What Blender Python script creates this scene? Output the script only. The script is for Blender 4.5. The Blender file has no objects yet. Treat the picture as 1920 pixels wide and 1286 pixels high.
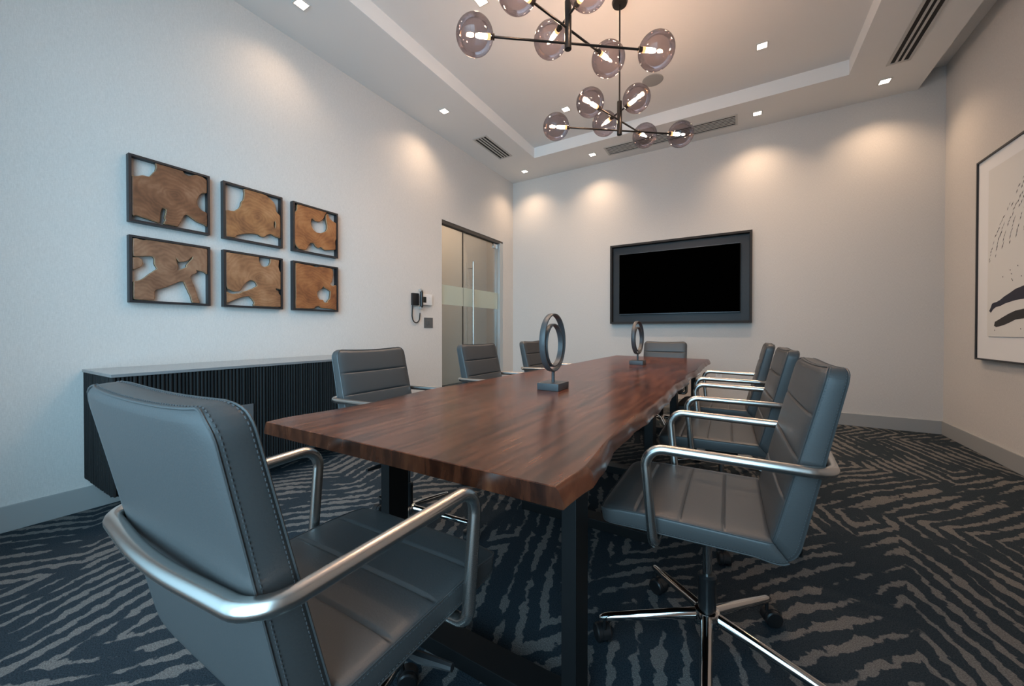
import bpy, bmesh, math, random
from mathutils import Vector, Matrix
random.seed(11)
PI = math.pi
S = bpy.context.scene
C = S.collection
XL, XR, YB, YF = -3.268, 1.786, 5.50, -.50      # room faces: left, right, back, window side
ZS, ZT = 3.533, 3.680                            # soffit and tray heights

# ------------------------------------------------------------------ materials
def new_mat(name):
    m = bpy.data.materials.new(name); m.use_nodes = True
    nt = m.node_tree
    return m, nt, nt.nodes['Principled BSDF']
def mat(name, col, rough=.5, metal=0., spec=.5, emis=None, es=0., bump=None, coat=0.):
    m, nt, b = new_mat(name)
    b.inputs['Base Color'].default_value = (*col, 1)
    b.inputs['Roughness'].default_value = rough
    b.inputs['Metallic'].default_value = metal
    b.inputs['Specular IOR Level'].default_value = spec
    if coat: b.inputs['Coat Weight'].default_value = coat; b.inputs['Coat Roughness'].default_value = .1
    if emis: b.inputs['Emission Color'].default_value = (*emis, 1); b.inputs['Emission Strength'].default_value = es
    if bump:
        N = nt.nodes; tc = N.new('ShaderNodeTexCoord')
        n = N.new('ShaderNodeTexNoise'); n.inputs['Scale'].default_value = bump[0]; n.inputs['Detail'].default_value = 4
        bp = N.new('ShaderNodeBump'); bp.inputs['Strength'].default_value = bump[1]; bp.inputs['Distance'].default_value = .002
        nt.links.new(tc.outputs['Object'], n.inputs['Vector'])
        nt.links.new(n.outputs['Fac'], bp.inputs['Height']); nt.links.new(bp.outputs['Normal'], b.inputs['Normal'])
    return m
def ramp(N, stops):
    r = N.new('ShaderNodeValToRGB'); e = r.color_ramp.elements
    while len(e) < len(stops): e.new(.5)
    for el, (p, c) in zip(e, stops): el.position = p; el.color = (*c, 1)
    return r
def math_node(nt, op, a, b=None, c=None):
    n = nt.nodes.new('ShaderNodeMath'); n.operation = op
    for i, v in enumerate((a, b, c)):
        if v is None: continue
        if isinstance(v, (int, float)): n.inputs[i].default_value = v
        else: nt.links.new(v, n.inputs[i])
    return n.outputs[0]

def wall_mat(name, col):
    m, nt, b = new_mat(name); N = nt.nodes; L = nt.links
    b.inputs['Roughness'].default_value = .85; b.inputs['Specular IOR Level'].default_value = .2
    tc = N.new('ShaderNodeTexCoord')
    hs = []
    for sc in ((60, 60, 900), (700, 700, 50)):
        mp = N.new('ShaderNodeMapping'); mp.inputs['Scale'].default_value = sc
        n = N.new('ShaderNodeTexNoise'); n.inputs['Scale'].default_value = 1; n.inputs['Detail'].default_value = 2
        L.new(tc.outputs['Object'], mp.inputs['Vector']); L.new(mp.outputs['Vector'], n.inputs['Vector']); hs.append(n.outputs['Fac'])
    s = math_node(nt, 'ADD', hs[0], hs[1])
    r = ramp(N, [(.35, tuple(c*.89 for c in col)), (.65, tuple(min(1, c*1.09) for c in col))])
    L.new(math_node(nt, 'MULTIPLY', s, .5), r.inputs['Fac']); L.new(r.outputs['Color'], b.inputs['Base Color'])
    bp = N.new('ShaderNodeBump'); bp.inputs['Strength'].default_value = .25; bp.inputs['Distance'].default_value = .001
    L.new(s, bp.inputs['Height']); L.new(bp.outputs['Normal'], b.inputs['Normal'])
    return m

def carpet_mat():
    m, nt, b = new_mat('patterned_carpet'); N = nt.nodes; L = nt.links
    b.inputs['Roughness'].default_value = .95; b.inputs['Specular IOR Level'].default_value = .1
    geo = N.new('ShaderNodeTexCoord'); P = geo.outputs['Object']
    # ragged edges: small displacement of the lookup position
    jn = N.new('ShaderNodeTexNoise'); jn.inputs['Scale'].default_value = 26; jn.inputs['Detail'].default_value = 3
    mj = N.new('ShaderNodeMapping'); mj.inputs['Scale'].default_value = (1, 1, 1); mj.inputs['Rotation'].default_value = (0, 0, .7)
    L.new(P, mj.inputs['Vector']); L.new(mj.outputs['Vector'], jn.inputs['Vector'])
    sub = N.new('ShaderNodeVectorMath'); sub.operation = 'SUBTRACT'; sub.inputs[1].default_value = (.5, .5, .5)
    L.new(jn.outputs['Color'], sub.inputs[0])
    scl = N.new('ShaderNodeVectorMath'); scl.operation = 'SCALE'; scl.inputs['Scale'].default_value = .055
    L.new(sub.outputs[0], scl.inputs[0])
    wn = N.new('ShaderNodeTexNoise'); wn.inputs['Scale'].default_value = 1.6; L.new(P, wn.inputs['Vector'])
    sub2 = N.new('ShaderNodeVectorMath'); sub2.operation = 'SUBTRACT'; sub2.inputs[1].default_value = (.5, .5, .5)
    L.new(wn.outputs['Color'], sub2.inputs[0])
    scl2 = N.new('ShaderNodeVectorMath'); scl2.operation = 'SCALE'; scl2.inputs['Scale'].default_value = .16
    L.new(sub2.outputs[0], scl2.inputs[0])
    a1 = N.new('ShaderNodeVectorMath'); L.new(P, a1.inputs[0]); L.new(scl.outputs[0], a1.inputs[1])
    a2 = N.new('ShaderNodeVectorMath'); L.new(a1.outputs[0], a2.inputs[0]); L.new(scl2.outputs[0], a2.inputs[1])
    # skewed, turned lattice of nested angular cells
    mp0 = N.new('ShaderNodeMapping'); mp0.vector_type = 'TEXTURE'; mp0.inputs['Rotation'].default_value = (0, 0, math.radians(76)); mp0.inputs['Scale'].default_value = (1/.727, 1, 1)
    L.new(a2.outputs[0], mp0.inputs['Vector'])
    mp = N.new('ShaderNodeMapping'); mp.inputs['Rotation'].default_value = (0, 0, math.radians(45)); mp.inputs['Scale'].default_value = (.8, 1.05, 1)
    mp.inputs['Location'].default_value = (3.1, 2.4, 0)
    L.new(mp0.outputs['Vector'], mp.inputs['Vector'])
    v = N.new('ShaderNodeTexVoronoi'); v.voronoi_dimensions = '2D'; v.distance = 'CHEBYCHEV'; v.inputs['Scale'].default_value = .8
    L.new(mp.outputs['Vector'], v.inputs['Vector'])
    st = math_node(nt, 'SINE', math_node(nt, 'MULTIPLY', v.outputs['Distance'], 2*PI/.052))
    bn = N.new('ShaderNodeTexNoise'); bn.inputs['Scale'].default_value = 3.2; bn.inputs['Detail'].default_value = 3; L.new(P, bn.inputs['Vector'])
    s2 = math_node(nt, 'ADD', st, math_node(nt, 'MULTIPLY', math_node(nt, 'SUBTRACT', bn.outputs['Fac'], .52), 4.6))
    fn = N.new('ShaderNodeTexNoise'); fn.inputs['Scale'].default_value = 13; fn.inputs['Detail'].default_value = 2; L.new(P, fn.inputs['Vector'])
    s2 = math_node(nt, 'ADD', s2, math_node(nt, 'MULTIPLY', math_node(nt, 'SUBTRACT', fn.outputs['Fac'], .5), 2.0))
    fac = N.new('ShaderNodeMapRange'); fac.inputs['From Min'].default_value = .34; fac.inputs['From Max'].default_value = .58
    L.new(s2, fac.inputs['Value'])
    tn = N.new('ShaderNodeTexNoise'); tn.inputs['Scale'].default_value = 240; tn.inputs['Detail'].default_value = 2; L.new(P, tn.inputs['Vector'])
    dk = ramp(N, [(.3, (.012, .0190, .0255)), (.7, (.035, .047, .058))]); lt = ramp(N, [(.3, (.080, .078, .076)), (.7, (.188, .182, .177))])
    L.new(tn.outputs['Fac'], dk.inputs['Fac']); L.new(tn.outputs['Fac'], lt.inputs['Fac'])
    mx = N.new('ShaderNodeMix'); mx.data_type = 'RGBA'
    L.new(fac.outputs['Result'], mx.inputs['Factor']); L.new(dk.outputs['Color'], mx.inputs[6]); L.new(lt.outputs['Color'], mx.inputs[7])
    L.new(mx.outputs[2], b.inputs['Base Color'])
    bp = N.new('ShaderNodeBump'); bp.inputs['Strength'].default_value = .7; bp.inputs['Distance'].default_value = .004
    L.new(tn.outputs['Fac'], bp.inputs['Height']); L.new(bp.outputs['Normal'], b.inputs['Normal'])
    return m

def walnut_mat(name='dark_walnut', k=1.):
    m, nt, b = new_mat(name); N = nt.nodes; L = nt.links
    tc = N.new('ShaderNodeTexCoord')
    mp = N.new('ShaderNodeMapping'); mp.inputs['Scale'].default_value = (5.2, .95, 2.5)
    L.new(tc.outputs['Object'], mp.inputs['Vector'])
    n = N.new('ShaderNodeTexNoise'); n.inputs['Scale'].default_value = 1.5; n.inputs['Detail'].default_value = 9; n.inputs['Roughness'].default_value = .58; n.inputs['Distortion'].default_value = 1.7
    L.new(mp.outputs['Vector'], n.inputs['Vector'])
    mp2 = N.new('ShaderNodeMapping'); mp2.inputs['Scale'].default_value = (75, 3.2, 14)
    L.new(tc.outputs['Object'], mp2.inputs['Vector'])
    f = N.new('ShaderNodeTexNoise'); f.inputs['Scale'].default_value = 1; f.inputs['Detail'].default_value = 7; f.inputs['Distortion'].default_value = .6; L.new(mp2.outputs['Vector'], f.inputs['Vector'])
    mp3 = N.new('ShaderNodeMapping'); mp3.inputs['Scale'].default_value = (1, .22, 1); mp3.inputs['Location'].default_value = (.3, .1, 0); L.new(tc.outputs['Object'], mp3.inputs['Vector'])
    wv = N.new('ShaderNodeTexWave'); wv.wave_type = 'BANDS'; wv.bands_direction = 'X'; wv.inputs['Scale'].default_value = 7; wv.inputs['Distortion'].default_value = 11
    wv.inputs['Detail'].default_value = 3; wv.inputs['Detail Scale'].default_value = .9; L.new(mp3.outputs['Vector'], wv.inputs['Vector'])
    s = math_node(nt, 'ADD', math_node(nt, 'MULTIPLY', n.outputs['Fac'], .62), math_node(nt, 'MULTIPLY', f.outputs['Fac'], .28))
    s = math_node(nt, 'MULTIPLY_ADD', wv.outputs['Fac'], .075, s)
    r = ramp(N, [(p, tuple(c*k for c in q)) for p, q in ((.30, (.017, .0048, .003)), (.44, (.070, .0182, .0082)), (.56, (.142, .038, .0160)), (.72, (.27, .090, .036)))])
    L.new(s, r.inputs['Fac']); L.new(r.outputs['Color'], b.inputs['Base Color'])
    rr = N.new('ShaderNodeMapRange'); rr.inputs['To Min'].default_value = .22; rr.inputs['To Max'].default_value = .27
    L.new(n.outputs['Fac'], rr.inputs['Value']); L.new(rr.outputs['Result'], b.inputs['Roughness'])
    bp = N.new('ShaderNodeBump'); bp.inputs['Strength'].default_value = .05; bp.inputs['Distance'].default_value = .0006
    L.new(f.outputs['Fac'], bp.inputs['Height']); L.new(bp.outputs['Normal'], b.inputs['Normal'])
    b.inputs['Specular IOR Level'].default_value = .5
    return m

def teak_mat(name, centre, c0, c1, c2):
    m, nt, b = new_mat(name); N = nt.nodes; L = nt.links
    b.inputs['Roughness'].default_value = .5
    tc = N.new('ShaderNodeTexCoord')
    mp = N.new('ShaderNodeMapping'); mp.inputs['Location'].default_value = (0, -centre[0], -centre[1]); mp.inputs['Scale'].default_value = (1, 1.5, 2.2)
    L.new(tc.outputs['Object'], mp.inputs['Vector'])
    dn = N.new('ShaderNodeTexNoise'); dn.inputs['Scale'].default_value = 7; dn.inputs['Detail'].default_value = 3; L.new(tc.outputs['Object'], dn.inputs['Vector'])
    sb = N.new('ShaderNodeVectorMath'); sb.operation = 'SUBTRACT'; sb.inputs[1].default_value = (.5, .5, .5); L.new(dn.outputs['Color'], sb.inputs[0])
    sc = N.new('ShaderNodeVectorMath'); sc.operation = 'SCALE'; sc.inputs['Scale'].default_value = .3; L.new(sb.outputs[0], sc.inputs[0])
    ad = N.new('ShaderNodeVectorMath'); L.new(mp.outputs['Vector'], ad.inputs[0]); L.new(sc.outputs[0], ad.inputs[1])
    ln = N.new('ShaderNodeVectorMath'); ln.operation = 'LENGTH'; L.new(ad.outputs[0], ln.inputs[0])
    rings = math_node(nt, 'MULTIPLY_ADD', math_node(nt, 'SINE', math_node(nt, 'MULTIPLY', ln.outputs['Value'], 130)), .055, .45)
    fn = N.new('ShaderNodeTexNoise'); fn.inputs['Scale'].default_value = 9; fn.inputs['Detail'].default_value = 6; L.new(tc.outputs['Object'], fn.inputs['Vector'])
    s = math_node(nt, 'ADD', rings, math_node(nt, 'MULTIPLY', math_node(nt, 'SUBTRACT', fn.outputs['Fac'], .5), 1.15))
    r = ramp(N, [(.15, c0), (.5, c1), (.85, c2)])
    L.new(s, r.inputs['Fac']); L.new(r.outputs['Color'], b.inputs['Base Color'])
    return m

def smoked_glass():
    m = bpy.data.materials.new('smoked_glass'); m.use_nodes = True; nt = m.node_tree; N = nt.nodes; L = nt.links
    N.clear(); out = N.new('ShaderNodeOutputMaterial')
    t = N.new('ShaderNodeBsdfTransparent')
    lw = N.new('ShaderNodeLayerWeight'); lw.inputs['Blend'].default_value = .5       # longer path through the glass towards the limb
    tr = ramp(N, [(.0, (.70, .645, .655)), (.55, (.64, .585, .595)), (.95, (.42, .38, .39))]); L.new(lw.outputs['Facing'], tr.inputs['Fac']); L.new(tr.outputs['Color'], t.inputs['Color'])
    g = N.new('ShaderNodeBsdfGlossy'); g.inputs['Roughness'].default_value = .02; g.inputs['Color'].default_value = (.95, .93, .93, 1)
    fr = N.new('ShaderNodeFresnel'); fr.inputs['IOR'].default_value = 1.38
    f = math_node(nt, 'MULTIPLY_ADD', fr.outputs['Fac'], .5, .012)
    mx = N.new('ShaderNodeMixShader'); L.new(f, mx.inputs['Fac']); L.new(t.outputs[0], mx.inputs[1]); L.new(g.outputs[0], mx.inputs[2])
    L.new(mx.outputs[0], out.inputs['Surface'])
    return m
def pane_glass(name, tint, refl=.6, haze=None):
    m = bpy.data.materials.new(name); m.use_nodes = True; nt = m.node_tree; N = nt.nodes; L = nt.links
    N.clear(); out = N.new('ShaderNodeOutputMaterial')
    t = N.new('ShaderNodeBsdfTransparent'); t.inputs['Color'].default_value = (*tint, 1)
    g = N.new('ShaderNodeBsdfGlossy'); g.inputs['Roughness'].default_value = .03
    lw = N.new('ShaderNodeLayerWeight'); lw.inputs['Blend'].default_value = .2
    mx = N.new('ShaderNodeMixShader'); L.new(math_node(nt, 'MULTIPLY', lw.outputs['Fresnel'], refl), mx.inputs['Fac'])
    base = t.outputs[0]
    if haze:
        d = N.new('ShaderNodeBsdfDiffuse'); d.inputs['Color'].default_value = (*haze, 1)
        m2 = N.new('ShaderNodeMixShader'); m2.inputs['Fac'].default_value = .55
        L.new(t.outputs[0], m2.inputs[1]); L.new(d.outputs[0], m2.inputs[2]); base = m2.outputs[0]
    L.new(base, mx.inputs[1]); L.new(g.outputs[0], mx.inputs[2]); L.new(mx.outputs[0], out.inputs['Surface'])
    return m

M = dict(
    wall=wall_mat('woven_wallcovering', (.62, .593, .565)),
    ceil=mat('ceiling_paint', (.74, .73, .715), .9, spec=.2),
    tray=mat('tray_trim_paint', (.80, .80, .79), .8, spec=.2),
    carpet=carpet_mat(),
    base=mat('grey_baseboard', (.33, .335, .33), .5),
    walnut=walnut_mat(), walnutend=walnut_mat('walnut_end_grain', .42),
    blackmetal=mat('black_steel', (.006, .0062, .0068), .5, spec=.35),
    chrome=mat('brushed_chrome', (.62, .60, .57), .27, metal=1.),
    polish=mat('polished_chrome', (.62, .60, .58), .09, metal=1.),
    leather=mat('grey_leather', (.057, .0572, .0575), .42, spec=.5, bump=(260, .12)),
    thread=mat('seam_thread', (.080, .083, .087), .7),
    plastic=mat('black_plastic', (.012, .012, .013), .38),
    flute=mat('fluted_black_oak', (.010, .0105, .011), .6, spec=.18, bump=(90, .5)),
    cabtop=mat('cabinet_top_lacquer', (.17, .175, .18), .14, spec=.7),
    greyplate=mat('grey_plate', (.085, .088, .092), .4),
    dkframe=mat('black_frame', (.014, .015, .018), .45),
    tvframe=mat('charcoal_frame', (.022, .0195, .0185), .6, spec=.3),
    tvback=mat('charcoal_panel', (.026, .026, .028), .45, spec=.35),
    screen=mat('black_screen', (.0004, .0004, .0004), .7, spec=.0),
    bezel=mat('tv_bezel', (.004, .004, .004), .3),
    silver=mat('silver_edge', (.10, .10, .105), .35, metal=1),
    sap=mat('pale_sapwood', (.42, .27, .14), .6),
    bark=mat('brown_bark', (.14, .085, .05), .7),  # even brown for the side faces of the slices
    mattboard=mat('white_mount', (.82, .83, .84), .8),
    paper=mat('off_white_paper', (.74, .74, .72), .8),
    inknavy=mat('navy_ink', (.022, .025, .045), .7),
    inkgrey=mat('charcoal_ink', (.028, .028, .028), .7),
    white=mat('white_plastic', (.72, .72, .72), .4),
    lcd=mat('dark_display', (.025, .028, .028), .25),
    switch=mat('grey_switch', (.10, .10, .10), .4),
    vent=mat('vent_paint', (.50, .49, .47), .6),
    ventdark=mat('vent_dark', (.010, .008, .007), .8),
    ltrim=mat('light_trim', (.62, .60, .57), .5),
    lens=mat('light_lens', (.9, .8, .7), .5, emis=(1, .86, .70), es=9),
    bulb=mat('warm_bulb', (.9, .8, .7), .5, emis=(1, .67, .42), es=400),
    amber=mat('glowing_amber_glass', (.5, .3, .15), .3, emis=(1, .50, .22), es=1.6),
    dkbronze=mat('dark_bronze', (.016, .014, .013), .35, metal=.4),
    iron=mat('cast_iron', (.058, .059, .062), .42, spec=.5, bump=(60, .5)),
    glassy=smoked_glass(),
    doorglass=pane_glass('clear_door_glass', (.86, .85, .83)),
    frost=pane_glass('frosted_band', (.80, .86, .82), .4, haze=(.66, .71, .62)),
    alu=mat('aluminium_jamb', (.55, .57, .57), .35, metal=.6),
    header=mat('bronze_header', (.055, .045, .038), .5),
    corr=mat('corridor_paint', (.42, .345, .28), .8),
    winframe=mat('window_frame_dark', (.05, .05, .05), .4),
    speaker=mat('speaker_grille', (.30, .30, .295), .7),
)
SLICE = [teak_mat('teak_slice_a', (.01, .02), (0.085, 0.032, 0.014), (0.185, 0.077, 0.035), (0.300, 0.155, 0.088)),
         teak_mat('teak_slice_b', (-.05, .12), (0.110, 0.047, 0.024), (0.230, 0.113, 0.062), (0.340, 0.193, 0.115)),
         teak_mat('teak_slice_c', (.0, -.03), (0.130, 0.048, 0.019), (0.300, 0.131, 0.049), (0.440, 0.225, 0.101)),
         teak_mat('teak_slice_d', (.08, .05), (0.140, 0.059, 0.027), (0.290, 0.134, 0.061), (0.430, 0.235, 0.128)),
         teak_mat('teak_slice_e', (-.08, .03), (0.150, 0.048, 0.015), (0.320, 0.123, 0.041), (0.440, 0.203, 0.081)),
         teak_mat('teak_slice_f', (-.07, -.02), (0.130, 0.039, 0.014), (0.280, 0.104, 0.036), (0.400, 0.177, 0.070))]

# ------------------------------------------------------------------ helpers
def obj(name, bm, ms, parent=None, smooth=True, angle=38):
    me = bpy.data.meshes.new(name)
    bmesh.ops.recalc_face_normals(bm, faces=bm.faces)
    bm.to_mesh(me); bm.free()
    for m in (ms if isinstance(ms, (list, tuple)) else [ms]): me.materials.append(m)
    if smooth:
        for p in me.polygons: p.use_smooth = True
        me.set_sharp_from_angle(angle=math.radians(angle))
    o = bpy.data.objects.new(name, me); C.objects.link(o)
    if parent: o.parent = parent
    return o
def tag(o, label, cat, group=None):
    o['label'] = label; o['category'] = cat
    if group: o['group'] = group
    return o
def thing(name, label, cat, loc=(0, 0, 0), rz=0, group=None):
    o = bpy.data.objects.new(name, None); C.objects.link(o); o.empty_display_size = .1
    o.location = loc; o.rotation_euler = (0, 0, rz)
    return tag(o, label, cat, group)
def struct(name, bm, m, parent=None, **k):
    o = obj(name, bm, m, parent, **k)
    if not parent: o['kind'] = 'structure'
    return o
def B(): return bmesh.new()
def box(bm, x0, x1, y0, y1, z0, z1, bev=0., mi=0):
    r = bmesh.ops.create_cube(bm, size=1)['verts']
    for v in r:
        v.co = Vector(((x0+x1)/2 + v.co.x*(x1-x0), (y0+y1)/2 + v.co.y*(y1-y0), (z0+z1)/2 + v.co.z*(z1-z0)))
    fs = list({f for v in r for f in v.link_faces})
    for f in fs: f.material_index = mi
    if bev:
        es = list({e for f in fs for e in f.edges})
        bmesh.ops.bevel(bm, geom=es, offset=bev, segments=2, affect='EDGES', profile=.6)
    return bm
def fillet(pts, radii, seg=6):
    out = [Vector(pts[0])]
    for i in range(1, len(pts)-1):
        p, a, b = Vector(pts[i]), Vector(pts[i-1]), Vector(pts[i+1])
        r = radii[i] if isinstance(radii, (list, tuple)) else radii
        if not r: out.append(p); continue
        d1 = (a-p).normalized(); d2 = (b-p).normalized()
        ang = d1.angle(d2)
        t = min(r/math.tan(ang/2), (a-p).length*.48, (b-p).length*.48)
        r2 = t*math.tan(ang/2)
        bis = (d1+d2).normalized(); c = p + bis*(r2/math.sin(ang/2))
        s = p+d1*t-c; e = p+d2*t-c
        full = s.angle(e); ax = s.cross(e).normalized()
        for k in range(seg+1): out.append(c + Matrix.Rotation(full*k/seg, 3, ax) @ s)
    out.append(Vector(pts[-1]))
    return out
def tube(bm, pts, r, n=12, cap=True, mi=0):
    pts = [Vector(p) for p in pts]; rings = []
    prev = None
    for i, p in enumerate(pts):
        d = ((pts[min(i+1, len(pts)-1)] - pts[max(i-1, 0)])).normalized()
        if prev is None:
            u = d.orthogonal().normalized()
        else:
            u = (prev - d*prev.dot(d)).normalized()
        prev = u; w = d.cross(u)
        rr = r[i] if isinstance(r, (list, tuple)) else r
        rings.append([bm.verts.new(p + (u*math.cos(2*PI*k/n) + w*math.sin(2*PI*k/n))*rr) for k in range(n)])
    for a, b in zip(rings, rings[1:]):
        for k in range(n):
            f = bm.faces.new((a[k], a[(k+1) % n], b[(k+1) % n], b[k])); f.material_index = mi
    if cap:
        for ring in (rings[0][::-1], rings[-1]):
            f = bm.faces.new(ring); f.material_index = mi
    return bm
def lathe(bm, prof, n=24, c=(0, 0, 0), axis='Z', mi=0):
    c = Vector(c); rings = []
    for r, h in prof:
        ring = []
        for k in range(n):
            a = 2*PI*k/n; x, y = r*math.cos(a), r*math.sin(a)
            p = {'Z': Vector((x, y, h)), 'X': Vector((h, x, y)), 'Y': Vector((x, h, y))}[axis]
            ring.append(bm.verts.new(c+p))
        rings.append(ring)
    for a, b in zip(rings, rings[1:]):
        for k in range(n):
            f = bm.faces.new((a[k], a[(k+1) % n], b[(k+1) % n], b[k])); f.material_index = mi
    for ring in (rings[0][::-1], rings[-1]):
        f = bm.faces.new(ring); f.material_index = mi
    return bm
def copy_tree(o, parent=None):
    c = o.copy(); C.objects.link(c)
    if parent: c.parent = parent
    for ch in list(o.children): copy_tree(ch, c)
    return c

# ------------------------------------------------------------------ room shell
struct('floor', box(B(), -5.4, XR+.15, YF-.15, 7.2, -.08, 0), M['carpet'], smooth=False)
DY0, DY1, DZ = 3.708, 5.182, 2.482                 # glass door opening in the left wall
b = B(); box(b, XL-.14, XL, YF, DY0, 0, ZT+.1); box(b, XL-.14, XL, DY1, YB+.14, 0, ZT+.1); box(b, XL-.14, XL, DY0, DY1, DZ, ZT+.1)
struct('wall_left', b, M['wall'], smooth=False)
struct('wall_back', box(B(), XL, XR+.14, YB, YB+.14, 0, ZT+.1), M['wall'], smooth=False)
struct('wall_right', box(B(), XR, XR+.14, YF, YB, 0, ZT+.1), M['wall'], smooth=False)
WX0, WX1, WZ0, WZ1 = -2.4, .45, .40, 3.35
b = B(); box(b, XL-.14, WX0, YF-.14, YF, 0, ZT+.1); box(b, WX1, XR+.14, YF-.14, YF, 0, ZT+.1)
box(b, WX0, WX1, YF-.14, YF, 0, WZ0); box(b, WX0, WX1, YF-.14, YF, WZ1, ZT+.1)
struct('wall_front', b, M['wall'], smooth=False)
b = B()
for x in (WX0+.03, -1.95, -.8, WX1-.03): box(b, x-.03, x+.03, YF-.1, YF-.02, WZ0, WZ1)
for z in (WZ0+.03, WZ1-.03): box(b, WX0, WX1, YF-.1, YF-.02, z-.03, z+.03)
struct('window_1', b, M['winframe'], smooth=False)

# ceiling: soffit ring, raised tray, shadow gap along the right wall
TX0, TX1, TY0, TY1 = -2.522, .919, .15, 4.845
SX = 1.584
b = B()
def quad(bm, pts, mi=0):
    f = bm.faces.new([bm.verts.new(p) for p in pts]); f.material_index = mi
quad(b, [(XL, YF, ZS), (TX0, YF, ZS), (TX0, YB, ZS), (XL, YB, ZS)])
quad(b, [(TX1, YF, ZS), (SX-.02, YF, ZS), (SX, YB, ZS), (TX1, YB, ZS)])
quad(b, [(TX0, TY1, ZS), (TX1, TY1, ZS), (TX1, YB, ZS), (TX0, YB, ZS)])
quad(b, [(TX0, YF, ZS), (TX1, YF, ZS), (TX1, TY0, ZS), (TX0, TY0, ZS)])
quad(b, [(TX0, TY0, ZT), (TX1, TY0, ZT), (TX1, TY1, ZT), (TX0, TY1, ZT)])
quad(b, [(SX-.02, YF, ZS), (SX-.02, YF, ZT+.03), (SX, YB, ZT+.03), (SX, YB, ZS)])
quad(b, [(SX-.02, YF, ZT+.03), (XR, YF, ZT+.03), (XR, YB, ZT+.03), (SX, YB, ZT+.03)])
for (x0, y0, x1, y1) in ((TX0, TY0, TX0, TY1), (TX0, TY1, TX1, TY1), (TX1, TY1, TX1, TY0), (TX1, TY0, TX0, TY0)):
    quad(b, [(x0, y0, ZS), (x1, y1, ZS), (x1, y1, ZT), (x0, y0, ZT)], 1)
struct('ceiling', b, [M['ceil'], M['tray']], smooth=False)
bb = B(); box(bb, XL-.3, XR+.3, YF-.3, YB+.3, ZT+.12, ZT+.2); struct('roof_slab_1', bb, M['ceil'], smooth=False)  # unseen roof slab lying over the whole ceiling

BH = .134
struct('baseboard_left', box(B(), XL, XL+.014, YF, DY0, 0, BH, .002), M['base'], smooth=False)
struct('baseboard_back', box(B(), XL, XR, YB-.014, YB, 0, BH, .002), M['base'], smooth=False)
struct('baseboard_right', box(B(), XR-.014, XR, YF, YB, 0, BH, .002), M['base'], smooth=False)

# corridor beyond the glass door
b = B(); box(b, -4.95, -4.85, 2.2, 7.0, 0, 3.5); box(b, -4.85, XL-.14, 7.0, 7.1, 0, 3.5); box(b, -4.85, XL-.14, 2.1, 2.2, 0, 3.5)
struct('wall_corridor', b, M['corr'], smooth=False)
struct('ceiling_corridor', box(B(), -4.95, XL-.14, 2.1, 7.1, 3.5, 3.6), M['ceil'], smooth=False)

# glass door
d = bpy.data.objects.new('door_1', None); C.objects.link(d); d['kind'] = 'structure'; d.location = (XL-.05, DY0, 0)
DS = 4.203-DY0; DE = 5.08-DY0; DW = DY1-DY0
obj('side_panel', box(B(), -.006, .006, .0, DS-.003, .01, DZ-.045), M['doorglass'], d, False)
leaf = obj('door_leaf', box(B(), -.006, .006, DS+.004, DE, .012, DZ-.045), M['doorglass'], d, False)
obj('frosted_band', box(B(), .0065, .0085, .0, DS-.003, 1.392, 1.652), M['frost'], d, False)
obj('frosted_band', box(B(), .0065, .0085, DS+.004, DE, 1.392, 1.652), M['frost'], leaf, False)
obj('panel_edge', box(B(), -.007, .007, DS-.004, DS+.004, .012, DZ-.045), M['header'], d, False)
obj('header_track', box(B(), -.03, .045, 0, DW, DZ-.045, DZ), M['header'], d, False)
obj('jamb', box(B(), -.05, .05, DE+.01, DW, 0, DZ-.03), M['alu'], d, False)
b = B(); tube(b, [(.055, 4.375-DY0, .55), (.055, 4.375-DY0, 2.04)], .014, 14)
for z in (.72, 1.95): tube(b, [(0, 4.375-DY0, z), (.055, 4.375-DY0, z)], .009, 10)
obj('pull_handle', b, M['chrome'], leaf)
obj('patch_fitting', box(B(), -.016, .016, DE-.12, DE-.004, DZ-.125, DZ-.05, .003), M['chrome'], leaf)

# ------------------------------------------------------------------ camera
cam = bpy.data.cameras.new('camera'); co = bpy.data.objects.new('camera', cam); C.objects.link(co)
cam.sensor_width = 36; cam.lens = 707.4/1920*36
yaw, pit = math.radians(30.87), math.radians(-.468)
co.location = (0, 0, 1.045); co.rotation_euler = (PI/2+pit, 0, yaw)
cam.shift_y = -(643-626.1)/1920
cam.clip_start = .02
S.camera = co

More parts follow.
